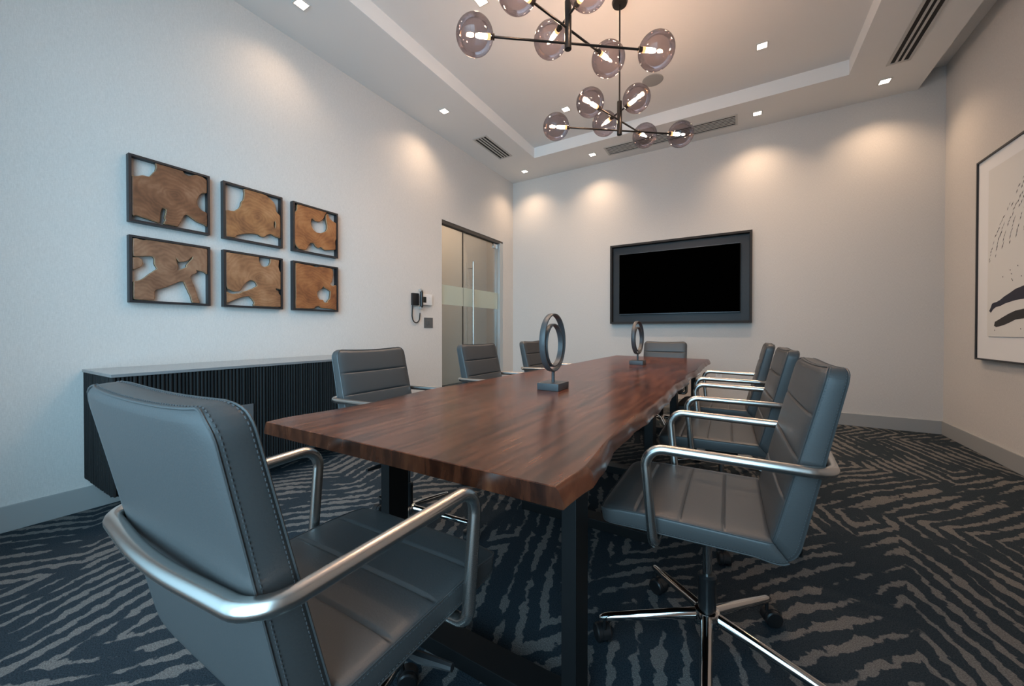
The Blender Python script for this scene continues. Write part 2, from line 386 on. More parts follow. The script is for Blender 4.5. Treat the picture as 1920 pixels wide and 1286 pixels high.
# ------------------------------------------------------------------ conference table
tb = thing('conference_table', 'long dark red-brown live-edge walnut conference table on black steel legs', 'table', (0, 0, 0))
TR = [(-.287, .633), (-.284, .676), (-.276, .754), (-.281, .83), (-.290, .934), (-.297, 1.092), (-.298, 1.272), (-.287, 1.417), (-.281, 1.628), (-.290, 1.965), (-.284, 2.257), (-.277, 2.512), (-.284, 2.741), (-.266, 3.0), (-.262, 3.3), (-.272, 3.6), (-.255, 3.95), (-.251, 4.264)]
TL = [(-1.266, .621), (-1.276, .696), (-1.256, .828), (-1.250, .995), (-1.277, 1.255), (-1.288, 1.449), (-1.272, 1.618), (-1.264, 2.016), (-1.258, 2.288), (-1.243, 2.886), (-1.228, 3.338), (-1.224, 3.901), (-1.209, 4.417)]
def resample(pts, n):
    out = []
    L_ = [0]
    for a, c in zip(pts, pts[1:]): L_.append(L_[-1] + math.dist(a, c))
    for k in range(n):
        t = L_[-1]*k/(n-1); i = max(j for j in range(len(L_)-1) if L_[j] <= t+1e-9)
        p0, p1, p2, p3 = pts[max(i-1, 0)], pts[i], pts[i+1], pts[min(i+2, len(pts)-1)]
        u = (t-L_[i])/max(L_[i+1]-L_[i], 1e-9)
        out.append(tuple(.5*((2*p1[j]) + (-p0[j]+p2[j])*u + (2*p0[j]-5*p1[j]+4*p2[j]-p3[j])*u*u + (-p0[j]+3*p1[j]-3*p2[j]+p3[j])*u**3) for j in (0, 1)))
    return out
nR = 130
R_ = resample(TR, nR); L2 = resample(TL, nR)
rng = random.Random(5)
def jit(i, s):
    return .004*math.sin(i*.31+s) + .0025*math.sin(i*.77+2*s) + .001*math.sin(i*1.7+s*3)
prof = [(0.0, .760), (.0035, .7585), (.009, .752), (.018, .735), (.021, .724), (.018, .7205)]
b = B(); loops = []
for (off, z) in prof:
    k = min(1, off/.015)
    right = [(x + off + (jit(i, .4)*k if 3 < i < nR-3 else 0), y, z) for i, (x, y) in enumerate(R_)]
    left = [(x - off*.85 - (jit(i, 2.1)*k*.6 if 3 < i < nR-3 else 0), y, z) for i, (x, y) in enumerate(L2)]
    # straight sawn ends with an eased arris
    eo = 0 if off == 0 else .002
    near = [(left[0][0]*(1-t) + right[0][0]*t, left[0][1]*(1-t) + right[0][1]*t, z) for t in [k2/24 for k2 in range(1, 24)]]
    far = [(right[-1][0]*(1-t) + left[-1][0]*t, right[-1][1]*(1-t) + left[-1][1]*t, z) for t in [k2/24 for k2 in range(1, 24)]]
    loop = near + right + far + left[::-1]
    if eo:
        loop = [(x, y - eo if y < .75 and (x < -.2) and (y < .66) else (y + eo if y > 4.2 else y), z2) for x, y, z2 in loop]
    loops.append([b.verts.new(p) for p in loop])
for a, c in zip(loops, loops[1:]):
    n = len(a)
    for k in range(n): b.faces.new((a[k], a[(k+1) % n], c[(k+1) % n], c[k]))
f0 = b.faces.new(loops[0]); f1 = b.faces.new(loops[-1][::-1])
bmesh.ops.triangulate(b, faces=[f0, f1])
b.normal_update()
for f in b.faces:
    if abs(f.normal.y) > .6 and abs(f.normal.z) < .75: f.material_index = 1
top_ob = obj('tabletop', b, [M['walnut'], M['walnutend']], tb, angle=28)
for p in top_ob.data.polygons:
    if abs(p.normal.z) > .995: p.use_smooth = False
for y0 in (.908, 1.925, 2.745, 4.10):
    for x0 in (-.393, -1.085):
        obj('leg', box(B(), x0, x0+.041, y0, y0+.09, .0505, .7125, .002), M['blackmetal'], tb, False)
    obj('foot_bar', box(B(), -1.085, -.352, y0, y0+.09, .0, .05, .002), M['blackmetal'], tb, False)
    obj('mounting_plate', box(B(), -1.10, -.337, y0-.01, y0+.10, .713, .7203, .001), M['blackmetal'], tb, False)

# ------------------------------------------------------------------ office chairs
K = .95
def polyline_at(pts, t):
    L_ = [0]
    for a, c in zip(pts, pts[1:]): L_.append(L_[-1] + math.dist(a, c))
    s = t*L_[-1]
    for i in range(len(pts)-1):
        if s <= L_[i+1] + 1e-9 or i == len(pts)-2:
            u = (s-L_[i])/(L_[i+1]-L_[i]); return Vector(pts[i]).lerp(Vector(pts[i+1]), u), L_[-1]
def slab(top, bot, W, Rc, seams, puff, sag=0., nx=16):
    """padded cushion: top/bot are (f, z) profiles; returns cushion bmesh with piping and stitches (material 1)"""
    L_ = polyline_at(top, 1)[1]
    ts = set()
    n0 = 40
    for k in range(n0+1): ts.add(round(k/n0, 5))
    for k in range(1, 9): ts.add(round(1 - (Rc/L_)*(1-math.sin(k/8*PI/2)) if k < 8 else 1., 5))
    for s in seams:
        for d_ in (-.020, -.012, -.007, -.0035, 0, .0035, .007, .012, .020): ts.add(round(s + d_/L_, 5))
    ts = sorted(t for t in ts if 0 <= t <= 1)
    ss = [math.sin((-1+2*j/nx)*PI/2)*.35 + (-1+2*j/nx)*.65 for j in range(nx+1)]
    bnds = [0.] + list(seams) + [1.]
    bm = B(); G = {}
    def pt(t, s, side):
        P0, _ = polyline_at(top, t); Q0, _ = polyline_at(bot, t)
        dn = (P0-Q0).normalized()
        rem = (1-t)*L_
        w = W
        if rem < Rc: w = W - Rc + math.sqrt(max(0, Rc*Rc - (Rc-rem)**2))
        if side == 0:
            i = max(j for j in range(len(bnds)-1) if bnds[j] <= t+1e-9)
            u = (t-bnds[i])/(bnds[i+1]-bnds[i])
            pan = max(0, math.sin(PI*min(max(u, 0), 1)))**.35
            off = puff*(.35+.65*pan)*(1-abs(s)**4) - .0045*abs(s)**14
            for sm in seams: off -= .0045*math.exp(-((t-sm)*L_/.0035)**2)*(1-abs(s)**24)
            if rem < .012: off -= .005*(1-rem/.012)**2
            P = P0 + dn*off
        else:
            off = .003*(1-abs(s)**4) - .004*abs(s)**14
            if rem < .012: off -= .004*(1-rem/.012)**2
            P = Q0 - dn*off
        return Vector((w*s, P.x, P.y - sag*(1-s*s)*t**3))
    nr = len(ts)
    for side in (0, 1):
        for i, t in enumerate(ts):
            for j, s in enumerate(ss): G[side, i, j] = bm.verts.new(pt(t, s, side))
    for side in (0, 1):
        for i in range(nr-1):
            for j in range(nx):
                q = [G[side, i, j], G[side, i, j+1], G[side, i+1, j+1], G[side, i+1, j]]
                bm.faces.new(q if side == 0 else q[::-1])
    ring = [(i, 0) for i in range(nr)] + [(nr-1, j) for j in range(1, nx+1)] + [(i, nx) for i in range(nr-2, -1, -1)] + [(0, j) for j in range(nx-1, 0, -1)]
    rings = [[G[0, i, j] for i, j in ring]]
    tv = (Vector(top[-1])-Vector(top[-2])).normalized(); endv = Vector((0, tv.x, tv.y))
    out = []
    for i, j in ring:
        o_ = Vector((0, 0, 0))
        if j == 0: o_ += Vector((-1, 0, 0))
        if j == nx: o_ += Vector((1, 0, 0))
        rem = (1-ts[i])*L_
        if rem < Rc: o_ = (o_*math.sqrt(max(0, 1-((Rc-rem)/Rc)**2)) + endv*((Rc-rem)/Rc))
        if i == 0: o_ *= 0
        out.append(o_)
    levels = [(.06, .0035), (.2, .0045), (.5, .005), (.8, .0045), (.94, .0035)]
    for a, bu in levels:
        rings.append([bm.verts.new(G[0, i, j].co.lerp(G[1, i, j].co, a) + o_*bu) for (i, j), o_ in zip(ring, out)])
    rings.append([G[1, i, j] for i, j in ring])
    n = len(ring)
    for a, c in zip(rings, rings[1:]):
        for k in range(n): bm.faces.new((a[k], a[(k+1) % n], c[(k+1) % n], c[k]))
    # piping bead along both gusset edges, and stitches
    nb = nr + nx + nr - 1
    for lv, bu in ((.03, .0035), (.97, .0035)):
        path = [G[0, i, j].co.lerp(G[1, i, j].co, lv) + o_*bu for (i, j), o_ in zip(ring[:nb], out[:nb])]
        path = [p for k, p in enumerate(path) if k == 0 or (p-path[k-1]).length > 1e-5]
        tube(bm, path, .0019, 6, mi=0)
    for lv in (.15, .85):
        path = [G[0, i, j].co.lerp(G[1, i, j].co, lv) + o_*.0052 for (i, j), o_ in zip(ring[:nb], out[:nb])]
        acc = 0.; gap = .0075
        for (p, q), o_ in zip(zip(path, path[1:]), out):
            l = (q-p).length
            if l < 1e-6: continue
            d_ = (q-p)/l
            while acc < l:
                c_ = p + d_*acc
                side_ = d_.cross(o_ if o_.length > .1 else Vector((1, 0, 0))).normalized(); up_ = side_.cross(d_)
                r = bmesh.ops.create_cube(bm, size=1)['verts']
                for v in r: v.co = c_ + d_*v.co.x*.0040 + side_*v.co.y*.0012 + up_*v.co.z*.0009
                for f in {f for v in r for f in v.link_faces}: f.material_index = 1
                acc += gap
            acc -= l
    return bm
J, Bc = (-.148, .523), (-.203, .4565)                # mitre seam: inner and outer corner of the L-shaped shell
BT, BR = (-.253, .950), (-.305, .946)
SF, SFB = (.281, .508), (.272, .464)
def corner(q, nxt, r=.052):
    """rounded outer corner of the shell, from the mitre midpoint towards nxt"""
    c = Vector(Bc); j = Vector(J); d1 = (Vector(nxt)-c).normalized()
    m = c.lerp(j, .24); e = c + d1*r
    return [tuple(m), tuple(m.lerp(e, .5) + (c-m)*.22), tuple(e)]
def make_chair(label):
    t = thing('office_chair', label, 'chair', group='grey leather office chairs around the table')
    obj('backrest', slab([J, BT], corner(0, BR) + [BR], .217, .034, [(z-J[1])/(BT[1]-J[1]) for z in (.628, .732, .840)], .006, .006), [M['leather'], M['thread']], t, angle=50)
    top = [J, (.15, .5235), (.22, .520), (.262, .514), SF]
    bot = corner(0, (-.12, .471)) + [(-.12, .471), (.15, .467), (.22, .465), SFB]
    LS = sum(math.dist(a, c) for a, c in zip(top, top[1:]))
    fr = lambda f: (f-J[0])/LS
    obj('seat', slab(top, bot, .230, .034, [fr(-.046), fr(.060), fr(.176)], .0018), [M['leather'], M['thread']], t, angle=50)
    hf, hr = .263, .249
    P = [(.16, .121, .448), (hf*.985, .121, .449), (hf, .146, .7185), (hr, -.267, .7115), (0, -.288, .7105)]
    path = P + [(-x, y, z) for x, y, z in P[-2::-1]]
    obj('armrest_loop', tube(B(), fillet(path, [0, .026, .048, .055, 1.2, .055, .048, .026, 0], 8), .0135, 14), M['chrome'], t)
    b = B(); box(b, -.12, .12, -.10, .115, .446, .4675, .004); box(b, -.19, .19, .106, .138, .440, .464, .003); box(b, -.065, .065, -.075, .075, .412, .447, .01)
    obj('seat_mechanism', b, M['plastic'], t)
    b = B(); tube(b, [(.06*K, .02, .447*K), (.20*K, .03, .447*K)], .005, 8, mi=1)
    pts = [(.19*K, .03, .447*K), (.225*K, .033, .449*K), (.30*K, .04, .456*K)]
    tube(b, pts, [.006, .010, .007], 8); obj('height_lever', b, [M['plastic'], M['chrome']], t)
    obj('gas_lift', lathe(B(), [(.0145*K, .24*K), (.0145*K, .425)], 16), M['polish'], t)
    obj('column_sleeve', lathe(B(), [(.026, .125), (.0265, .14), (.0255, .245), (.0275, .25), (.0275, .266), (.021, .272)], 20), M['plastic'], t)
    obj('base_hub', lathe(B(), [(.028, .112), (.04, .117), (.043, .14), (.036, .158), (.027, .163)], 20), M['polish'], t)
    for q in range(5):
        a = math.radians(110-72*q); ca, sa = math.cos(a), math.sin(a)
        b = B(); secs = []
        for rr, w, h, zc in ((.034, .0185, .020, .147), (.10, .018, .0195, .136), (.22, .0165, .017, .1155), (.325, .0145, .0145, .0975), (.345, .012, .011, .094), (.353, .006, .006, .0925)):
            sec = []
            for m_ in range(12):
                g = 2*PI*m_/12; yy = w*math.cos(g)*K; zz = (zc + h*math.sin(g)*(1 if math.sin(g) > 0 else .8))*K
                sec.append(b.verts.new((rr*K*ca - yy*sa, rr*K*sa + yy*ca, zz)))
            secs.append(sec)
        for s0, s1 in zip(secs, secs[1:]):
            for m_ in range(12): b.faces.new((s0[m_], s0[(m_+1) % 12], s1[(m_+1) % 12], s1[m_]))
        b.faces.new(secs[0][::-1]); b.faces.new(secs[-1])
        obj('base_leg', b, M['polish'], t)
        # caster: stem, hood and two wheels trailing at its own swivel angle
        ex, ey = .335*K*ca, .335*K*sa; sw = a + (1.9, .4, 2.6, -1.2, 3.4)[q]
        b = B(); lathe(b, [(.006, .05), (.006, .088)], 10, (ex, ey, 0)); 
        cx, cy = ex - .016*math.cos(sw), ey - .016*math.sin(sw)
        ax = Vector((-math.sin(sw), math.cos(sw), 0)); fx = Vector((math.cos(sw), math.sin(sw), 0)); ctr = Vector((cx, cy, .0285))
        hood = []
        for s_ in (-.0075, .0075):
            hood.append([b.verts.new(ctr + ax*s_ + fx*.0305*math.cos(g) + Vector((0, 0, .0305*math.sin(g)))) for g in [PI*(-.05+1.1*i/12) for i in range(13)]])
        for i in range(12): b.faces.new((hood[0][i], hood[0][i+1], hood[1][i+1], hood[1][i]))
        b.faces.new(hood[0]); b.faces.new(hood[1][::-1])
        cst = obj('caster', b, M['plastic'], t)
        for s_ in (-1, 1):
            b = B(); rings = []
            for h_, r_ in ((.008, .024), (.008, .0285), (.020, .0285), (.024, .025), (.025, .013)):
                rings.append([b.verts.new(ctr + ax*s_*h_ + (fx*math.cos(2*PI*i/20) + Vector((0, 0, math.sin(2*PI*i/20))))*r_) for i in range(20)])
            for r0, r1 in zip(rings, rings[1:]):
                for i in range(20): b.faces.new((r0[i], r0[(i+1) % 20], r1[(i+1) % 20], r1[i]))
            b.faces.new(rings[0]); b.faces.new(rings[-1][::-1])
            obj('caster_wheel', b, M['plastic'], cst)
    return t
CH = [  # x, y, rotation, vertical setting, label
    (-.722, .478, 1.1, .006, 'grey leather office chair at near end of table, its back to the viewer'),
    (-.080, 1.347, 91.0, 0, 'grey leather chair with chrome arms on right side of table, nearest the viewer'),
    (-.070, 2.257, 91.2, 0, 'grey leather chair on right side of table, second from the viewer'),
    (-.093, 3.104, 88.8, 0, 'grey leather chair on right side of table, furthest from the viewer'),
    (-1.446, 1.379, -89.0, -.003, 'grey leather chair on left side of table, in front of the fluted black cabinet'),
    (-1.405, 2.306, -89.0, -.004, 'grey leather chair on left side of table, in front of the glass door'),
    (-1.410, 3.202, -87.8, -.003, 'grey leather chair on left side, partly behind the nearer ring sculpture'),
    (-.694, 4.23, 180, -.026, 'grey leather chair at far end of table, facing viewer below the television'),
]
proto = None
for x, y, rz, dz, lab in CH:
    if proto is None: o = proto = make_chair(lab)
    else: o = copy_tree(proto); o['label'] = lab
    o.location = (x, y, 0); o.rotation_euler = (0, 0, math.radians(rz))
    if dz:      # gas lift setting: everything above the column moves, the base stays on the floor
        for ch in o.children:
            if ch.name.split('.')[0] in ('backrest', 'seat', 'armrest_loop', 'seat_mechanism', 'height_lever', 'gas_lift'): ch.location.z = dz

# ------------------------------------------------------------------ ring sculptures on the table
def sculpture(x, y, ang, label):
    t = thing('ring_sculpture', label, 'sculpture', (x, y, .7602), 0, 'ring sculptures on the table')
    obj('plinth', box(B(), -.056, .056, -.065, .065, 0, .034, .003), M['iron'], t)
    obj('stem', lathe(B(), [(.008, .034), (.008, .088)], 12), M['iron'], t)
    for nm, R0, zc, w, th in (('outer_ring', .1425, .0858+.1425, .0135, .0038), ('inner_ring', .106, .1085+.106, .0125, .0036)):
        b = B(); rings = []
        for k in range(64):
            g = 2*PI*k/64; rad = 1 + .006*math.sin(3*g+1)
            sec = []
            for (o_, h_) in ((-th, -w), (-th*.2, -w*1.04), (th*.6, -w), (th, -w*.7), (th, w*.7), (th*.6, w), (-th*.2, w*1.04), (-th, w)):
                r_ = (R0*rad - th) + o_
                d_ = r_*math.cos(g)
                px, py = d_*math.cos(ang) - h_*math.sin(ang), d_*math.sin(ang) + h_*math.cos(ang)
                sec.append(b.verts.new((px, py, zc + r_*math.sin(g))))
            rings.append(sec)
        for i in range(64):
            r0, r1 = rings[i], rings[(i+1) % 64]
            for m_ in range(8): b.faces.new((r0[m_], r0[(m_+1) % 8], r1[(m_+1) % 8], r1[m_]))
        obj(nm, b, M['iron'], t)
sculpture(-.777, 1.694, math.radians(93), 'dark iron double-ring sculpture on plinth, the nearer and larger-looking of two')
sculpture(-.730, 3.31, math.radians(86), 'dark iron double-ring sculpture on plinth, at far end of table')

# ------------------------------------------------------------------ fluted wall cabinet
cb = thing('wall_cabinet', 'long floating black fluted cabinet mounted low on the left wall', 'cabinet', (XL, .60, .19))
CW, CD, CHh = 1.66, .532, .628
obj('carcass', box(B(), .001, CD-.008, .008, CW-.008, 0, CHh-.012), M['flute'], cb, False)
obj('cabinet_top', box(B(), .001, CD+.004, -.002, CW+.002, CHh-.012, CHh+.004, .0015), M['cabtop'], cb, False)
rf = random.Random(3)
def flutes(length):
    s = 0.; out = []
    while s < length-.008:
        w = min(.0165*rf.uniform(.75, 1.3), length-s); d_ = rf.uniform(.006, .0095)
        out += [(s, 0), (s+.0025, d_*.55), (s+w*.3, d_), (s+w*.62, d_), (s+w-.0045, d_*.5), (s+w-.002, 0)]
        s += w
    out.append((length, 0))
    return out
b = B(); pr = flutes(CW-.012)
v0 = [b.verts.new((CD-.008+h, .006+s, 0)) for s, h in pr]; v1 = [b.verts.new((CD-.008+h, .006+s, CHh-.013)) for s, h in pr]
for k in range(len(pr)-1): b.faces.new((v0[k], v0[k+1], v1[k+1], v1[k]))
obj('fluted_front', b, M['flute'], cb, angle=30)
b = B(); pr = flutes(CD-.012)
v0 = [b.verts.new((.004+s, .008-h, 0)) for s, h in pr]; v1 = [b.verts.new((.004+s, .008-h, CHh-.013)) for s, h in pr]
for k in range(len(pr)-1): b.faces.new((v0[k], v0[k+1], v1[k+1], v1[k]))
obj('fluted_side', b, M['flute'], cb, angle=30)
obj('access_plate', box(B(), CD-.004, CD+.006, .555, .655, .24, .378, .002), M['greyplate'], cb, False)

# ------------------------------------------------------------------ framed teak slices
ART = {1: (.998, 1.934, [[(-191,70),(-173,78),(-144,93),(-112,95),(-99,115),(-82,143),(-77,172),(-80,195),(-51,201),(-3,194),(59,192),(69,177),(92,173),(130,191),(157,195),(185,182),(195,166),(196,88),(164,74),(145,49),(135,13),(140,-19),(164,-46),(196,-60),(196,-149),(163,-137),(128,-127),(98,-106),(79,-97),(64,-108),(49,-142),(31,-188),(-5,-188),(-33,-189),(-43,-187),(-33,-162),(-38,-146),(-31,-112),(-30,-90),(-49,-86),(-58,-111),(-60,-142),(-65,-188),(-97,-181),(-133,-174),(-158,-170),(-174,-166),(-193,-162)]]),
 2: (.998, 1.432, [[(-189,189),(-139,187),(-122,194),(-52,195),(73,195),(198,195),(197,16),(167,29),(136,34),(126,39),(133,25),(126,11),(102,-4),(95,-21),(105,-49),(118,-85),(132,-139),(147,-192),(108,-192),(98,-154),(85,-122),(69,-78),(59,-54),(46,-52),(17,-67),(-5,-82),(-39,-103),(-72,-116),(-83,-123),(-91,-141),(-93,-188),(-188,-188),(-188,-80),(-160,-68),(-138,-50),(-112,-20),(-97,-6),(-77,16),(-91,49),(-90,76),(-100,92),(-151,84),(-190,81)], [(-193,68),(-168,73),(-148,63),(-144,41),(-154,17),(-174,3),(-193,-2)], [(18,104),(31,84),(40,77),(73,87),(93,106),(109,128),(106,108),(86,80),(74,62),(73,46),(34,20),(27,27),(29,51),(23,79)]]),
 3: (1.497, 1.934, [[(-190,-5),(-136,5),(-107,32),(-95,56),(-88,88),(-73,113),(-68,161),(-72,190),(-49,195),(30,193),(83,191),(120,171),(142,150),(154,122),(163,79),(180,65),(195,41),(196,-124),(166,-126),(140,-117),(119,-109),(94,-121),(69,-144),(44,-145),(24,-134),(-12,-135),(-59,-145),(-97,-160),(-123,-174),(-137,-192),(-190,-192)], [(147,2),(156,-14),(154,-51),(147,-57),(141,-31)]]),
 4: (1.497, 1.432, [[(-190,190),(-104,194),(29,194),(32,158),(47,128),(73,120),(103,137),(115,167),(119,196),(181,196),(177,135),(185,103),(198,88),(198,-45),(160,-41),(156,-53),(176,-64),(180,-84),(194,-100),(198,-190),(-6,-192),(-5,-167),(-16,-144),(-37,-124),(-61,-122),(-106,-139),(-149,-161),(-191,-179),(-191,-100),(-156,-112),(-106,-105),(-82,-89),(-51,-77),(-19,-61),(13,-39),(13,-19),(-1,-1),(-29,6),(-54,-11),(-82,-45),(-96,-77),(-106,-86),(-139,-92),(-165,-83),(-191,-57)]]),
 5: (2.0, 1.934, [[(-167,191),(-71,194),(30,194),(97,191),(85,170),(68,134),(48,106),(20,88),(-12,91),(-40,104),(-51,81),(-49,42),(-31,7),(-4,-9),(43,-9),(86,16),(101,42),(101,79),(92,122),(91,164),(111,184),(126,144),(156,128),(194,115),(198,75),(198,-18),(183,-50),(185,-129),(140,-142),(86,-154),(57,-144),(43,-133),(14,-147),(-9,-134),(-27,-111),(-54,-116),(-72,-142),(-95,-181),(-125,-188),(-160,-184),(-185,-159),(-193,-123),(-191,114),(-175,139)]]),
 6: (2.0, 1.432, [[(-185,190),(-102,189),(-30,188),(-14,180),(35,190),(138,190),(160,167),(155,109),(146,67),(129,45),(155,27),(198,34),(198,-193),(154,-186),(89,-181),(42,-179),(17,-164),(-16,-174),(-32,-190),(-185,-193),(-186,-30)], [(64,18),(81,4),(111,-10),(133,-20),(130,-61),(124,-94),(106,-111),(104,-125),(89,-130),(68,-126),(59,-106),(26,-105),(9,-82),(1,-47),(18,-26),(51,-3)]])}
ALAB = {1: 'black framed teak slice, upper left of six, filling most of its frame', 2: 'black framed teak slice with branching roots, lower left of six',
        3: 'black framed teak slice with pale sapwood curve, upper middle of six', 4: 'black framed teak slice with arched white gap, lower middle of six',
        5: 'black framed teak slice with round hole near top, upper right of six', 6: 'black framed teak slice with jagged round hole, lower right of six'}
def smooth_poly(P, n=3):
    out = []; m_ = len(P); r_ = random.Random(len(P))
    for i in range(m_):
        p0, p1, p2, p3 = P[i-1], P[i], P[(i+1) % m_], P[(i+2) % m_]
        for k in range(n):
            u = k/n
            q = [.5*((2*p1[j]) + (-p0[j]+p2[j])*u*.8 + (2*p0[j]*.9-4.8*p1[j]+3.9*p2[j]-p3[j]*.9)*u*u + (-p0[j]*.9+2.9*p1[j]-2.9*p2[j]+p3[j]*.9)*u**3) for j in (0, 1)]
            q = [p1[j] + (p2[j]-p1[j])*u + .55*(q[j]-p1[j]-(p2[j]-p1[j])*u) for j in (0, 1)]
            if k: q = [v + r_.uniform(-1.1, 1.1) for v in q]
            out.append((max(-193, min(193, q[0])), max(-193, min(193, q[1]))))
    return out
for n, (cy, cz, polys) in ART.items():
    t = thing('framed_wood_slice', ALAB[n], 'wall art', (XL, cy, cz), 0, 'framed teak slices on the left wall')
    b = B(); H, I, D0, D1 = .209, .195, .002, .046
    for (y0, y1, z0, z1) in ((-H, H, I, H), (-H, H, -H, -I), (-H, -I, -I, I), (I, H, -I, I)): box(b, D0, D1, y0, y1, z0, z1)
    obj('frame', b, M['dkframe'], t, False)
    cu = bpy.data.curves.new('wood_slice', 'CURVE'); cu.dimensions = '2D'; cu.fill_mode = 'BOTH'; cu.extrude = .008; cu.bevel_depth = .005; cu.bevel_resolution = 1; cu.offset = -.004
    for P in polys:
        Q = smooth_poly(P); sp = cu.splines.new('POLY'); sp.points.add(len(Q)-1); sp.use_cyclic_u = True
        for pnt, (a, c) in zip(sp.points, Q): pnt.co = (a/1000, c/1000, 0, 1)
    tmp = bpy.data.objects.new('wood_slice', cu); C.objects.link(tmp)
    dg = bpy.context.evaluated_depsgraph_get(); dg.update()
    me = bpy.data.meshes.new_from_object(tmp.evaluated_get(dg))
    C.objects.unlink(tmp); bpy.data.objects.remove(tmp)
    bm = B(); bm.from_mesh(me); bpy.data.meshes.remove(me)
    for v in bm.verts: v.co = Vector((.030 + v.co.z, v.co.x, v.co.y))    # slice plane parallel to the wall
    bmesh.ops.remove_doubles(bm, verts=bm.verts, dist=1e-5)
    bm.normal_update()
    for f in bm.faces:
        nx_ = abs(f.normal.x); f.material_index = 0 if nx_ > .9 else (1 if nx_ > .3 else 2)
    obj('wood_slice', bm, [SLICE[n-1], M['sap'], M['bark']], t, False)

# ------------------------------------------------------------------ television in its shadow-box frame
t = thing('wall_television', 'large flat black television inside a deep charcoal frame on back wall', 'television', (0, YB, 0))
X0, X1, Z0, Z1, DP = -1.584, .150, 1.147, 2.270, .09
b = B(); e = .026
for (a0, a1, c0, c1) in ((X0, X1, Z1-e, Z1), (X0, X1, Z0, Z0+e), (X0, X0+e, Z0+e, Z1-e), (X1-e, X1, Z0+e, Z1-e)): box(b, a0, a1, -DP, 0, c0, c1)
obj('surround_frame', b, M['tvframe'], t, False)
obj('back_panel', box(B(), X0+e, X1-e, -.012, 0, Z0+e, Z1-e), M['tvback'], t, False)
tv = obj('television_body', box(B(), -1.462, .030, -.062, -.022, 1.279, 2.135, .004), M['bezel'], t)
obj('screen', box(B(), -1.456, .024, -.0635, -.060, 1.289, 2.129), M['screen'], tv, False)
obj('bottom_trim', box(B(), -1.455, .023, -.0645, -.060, 1.2795, 1.2835), M['silver'], tv, False)
obj('top_trim', box(B(), -1.455, .023, -.0645, -.060, 2.1315, 2.1345), M['silver'], tv, False)
obj('wall_bracket', box(B(), -1.0, -.45, -.024, -.010, 1.5, 1.9), M['plastic'], t, False)

# ------------------------------------------------------------------ abstract print on the right wall
t = thing('framed_print', 'large thin-framed abstract ink print in white mount on right wall', 'picture', (XR, 0, 0))
Y0, Y1, Z0, Z1 = 3.42, 4.800, .803, 2.470
b = B(); e = .014
for (a0, a1, c0, c1) in ((Y0, Y1, Z1-e, Z1), (Y0, Y1, Z0, Z0+e), (Y0, Y0+e, Z0+e, Z1-e), (Y1-e, Y1, Z0+e, Z1-e)): box(b, -.045, 0, a0, a1, c0, c1)
obj('frame', b, M['dkframe'], t, False)
obj('mount', box(B(), -.034, 0, Y0+e, Y1-e, Z0+e, Z1-e), M['mattboard'], t, False)
rk = random.Random(8)
b = box(B(), -.040, -.037, 3.58, 4.625, 1.0, 2.342)
def fleck(y, z, dy, dz, w):
    l = math.hypot(dy, dz); ny, nz = -dz/l*w, dy/l*w
    pts = [(y-dy/2, z-dz/2), (y+ny, z+nz), (y+dy/2, z+dz/2), (y-ny, z-nz)]
    f0 = [b.verts.new((-.0408, a, c)) for a, c in pts]; f1 = [b.verts.new((-.0399, a, c)) for a, c in pts]
    b.faces.new(f0).material_index = 1
    for i in range(4): b.faces.new((f0[i], f0[(i+1) % 4], f1[(i+1) % 4], f1[i]))
for arc in range(6):
    yb = 4.60 - arc*.085
    for k in range(26):
        u = k/25; y = yb - .52*u**1.6 + rk.uniform(-.006, .006); z = 1.60 + arc*.035 + .62*u + rk.uniform(-.006, .006)
        if rk.random() < .72 and y > 3.62 and z < 2.3: fleck(y, z, -.012-.02*rk.random()*(1 if u > .3 else .4), .018+.02*rk.random(), .002+.0035*rk.random())
for y, z in ((4.33, 1.50), (4.315, 1.47), (4.31, 1.43), (4.30, 1.42), (4.42, 1.46), (4.24, 1.52), (4.20, 1.44), (4.52, 1.05), (4.2, 1.06)): fleck(y, z, .008, .012, .005)
pap = obj('paper', b, [M['paper'], M['inkgrey']], t, False)
def stroke(name, pts, m):
    b = B(); f = b.faces.new([b.verts.new((-.0408, y, z)) for y, z in pts])
    r = bmesh.ops.extrude_face_region(b, geom=[f])
    for v in [v for v in r['geom'] if isinstance(v, bmesh.types.BMVert)]: v.co.x += .0007
    bmesh.ops.triangulate(b, faces=b.faces); obj(name, b, m, pap, False)
stroke('ink_stroke', [(4.598, 1.205), (4.575, 1.235), (4.56, 1.262), (4.535, 1.268), (4.50, 1.272), (4.454, 1.284), (4.40, 1.308), (4.33, 1.33), (4.266, 1.353), (4.15, 1.372), (4.02, 1.35), (3.92, 1.30), (3.90, 1.25), (4.02, 1.262), (4.12, 1.276), (4.264, 1.271), (4.388, 1.254), (4.45, 1.238), (4.51, 1.232), (4.545, 1.216), (4.575, 1.19)], M['inknavy'])
stroke('ink_stroke', [(4.53, 1.085), (4.518, 1.117), (4.47, 1.132), (4.418, 1.15), (4.34, 1.175), (4.263, 1.194), (4.15, 1.205), (4.05, 1.19), (4.06, 1.13), (4.16, 1.135), (4.262, 1.128), (4.33, 1.108), (4.40, 1.09), (4.46, 1.08), (4.50, 1.075)], M['inkgrey'])

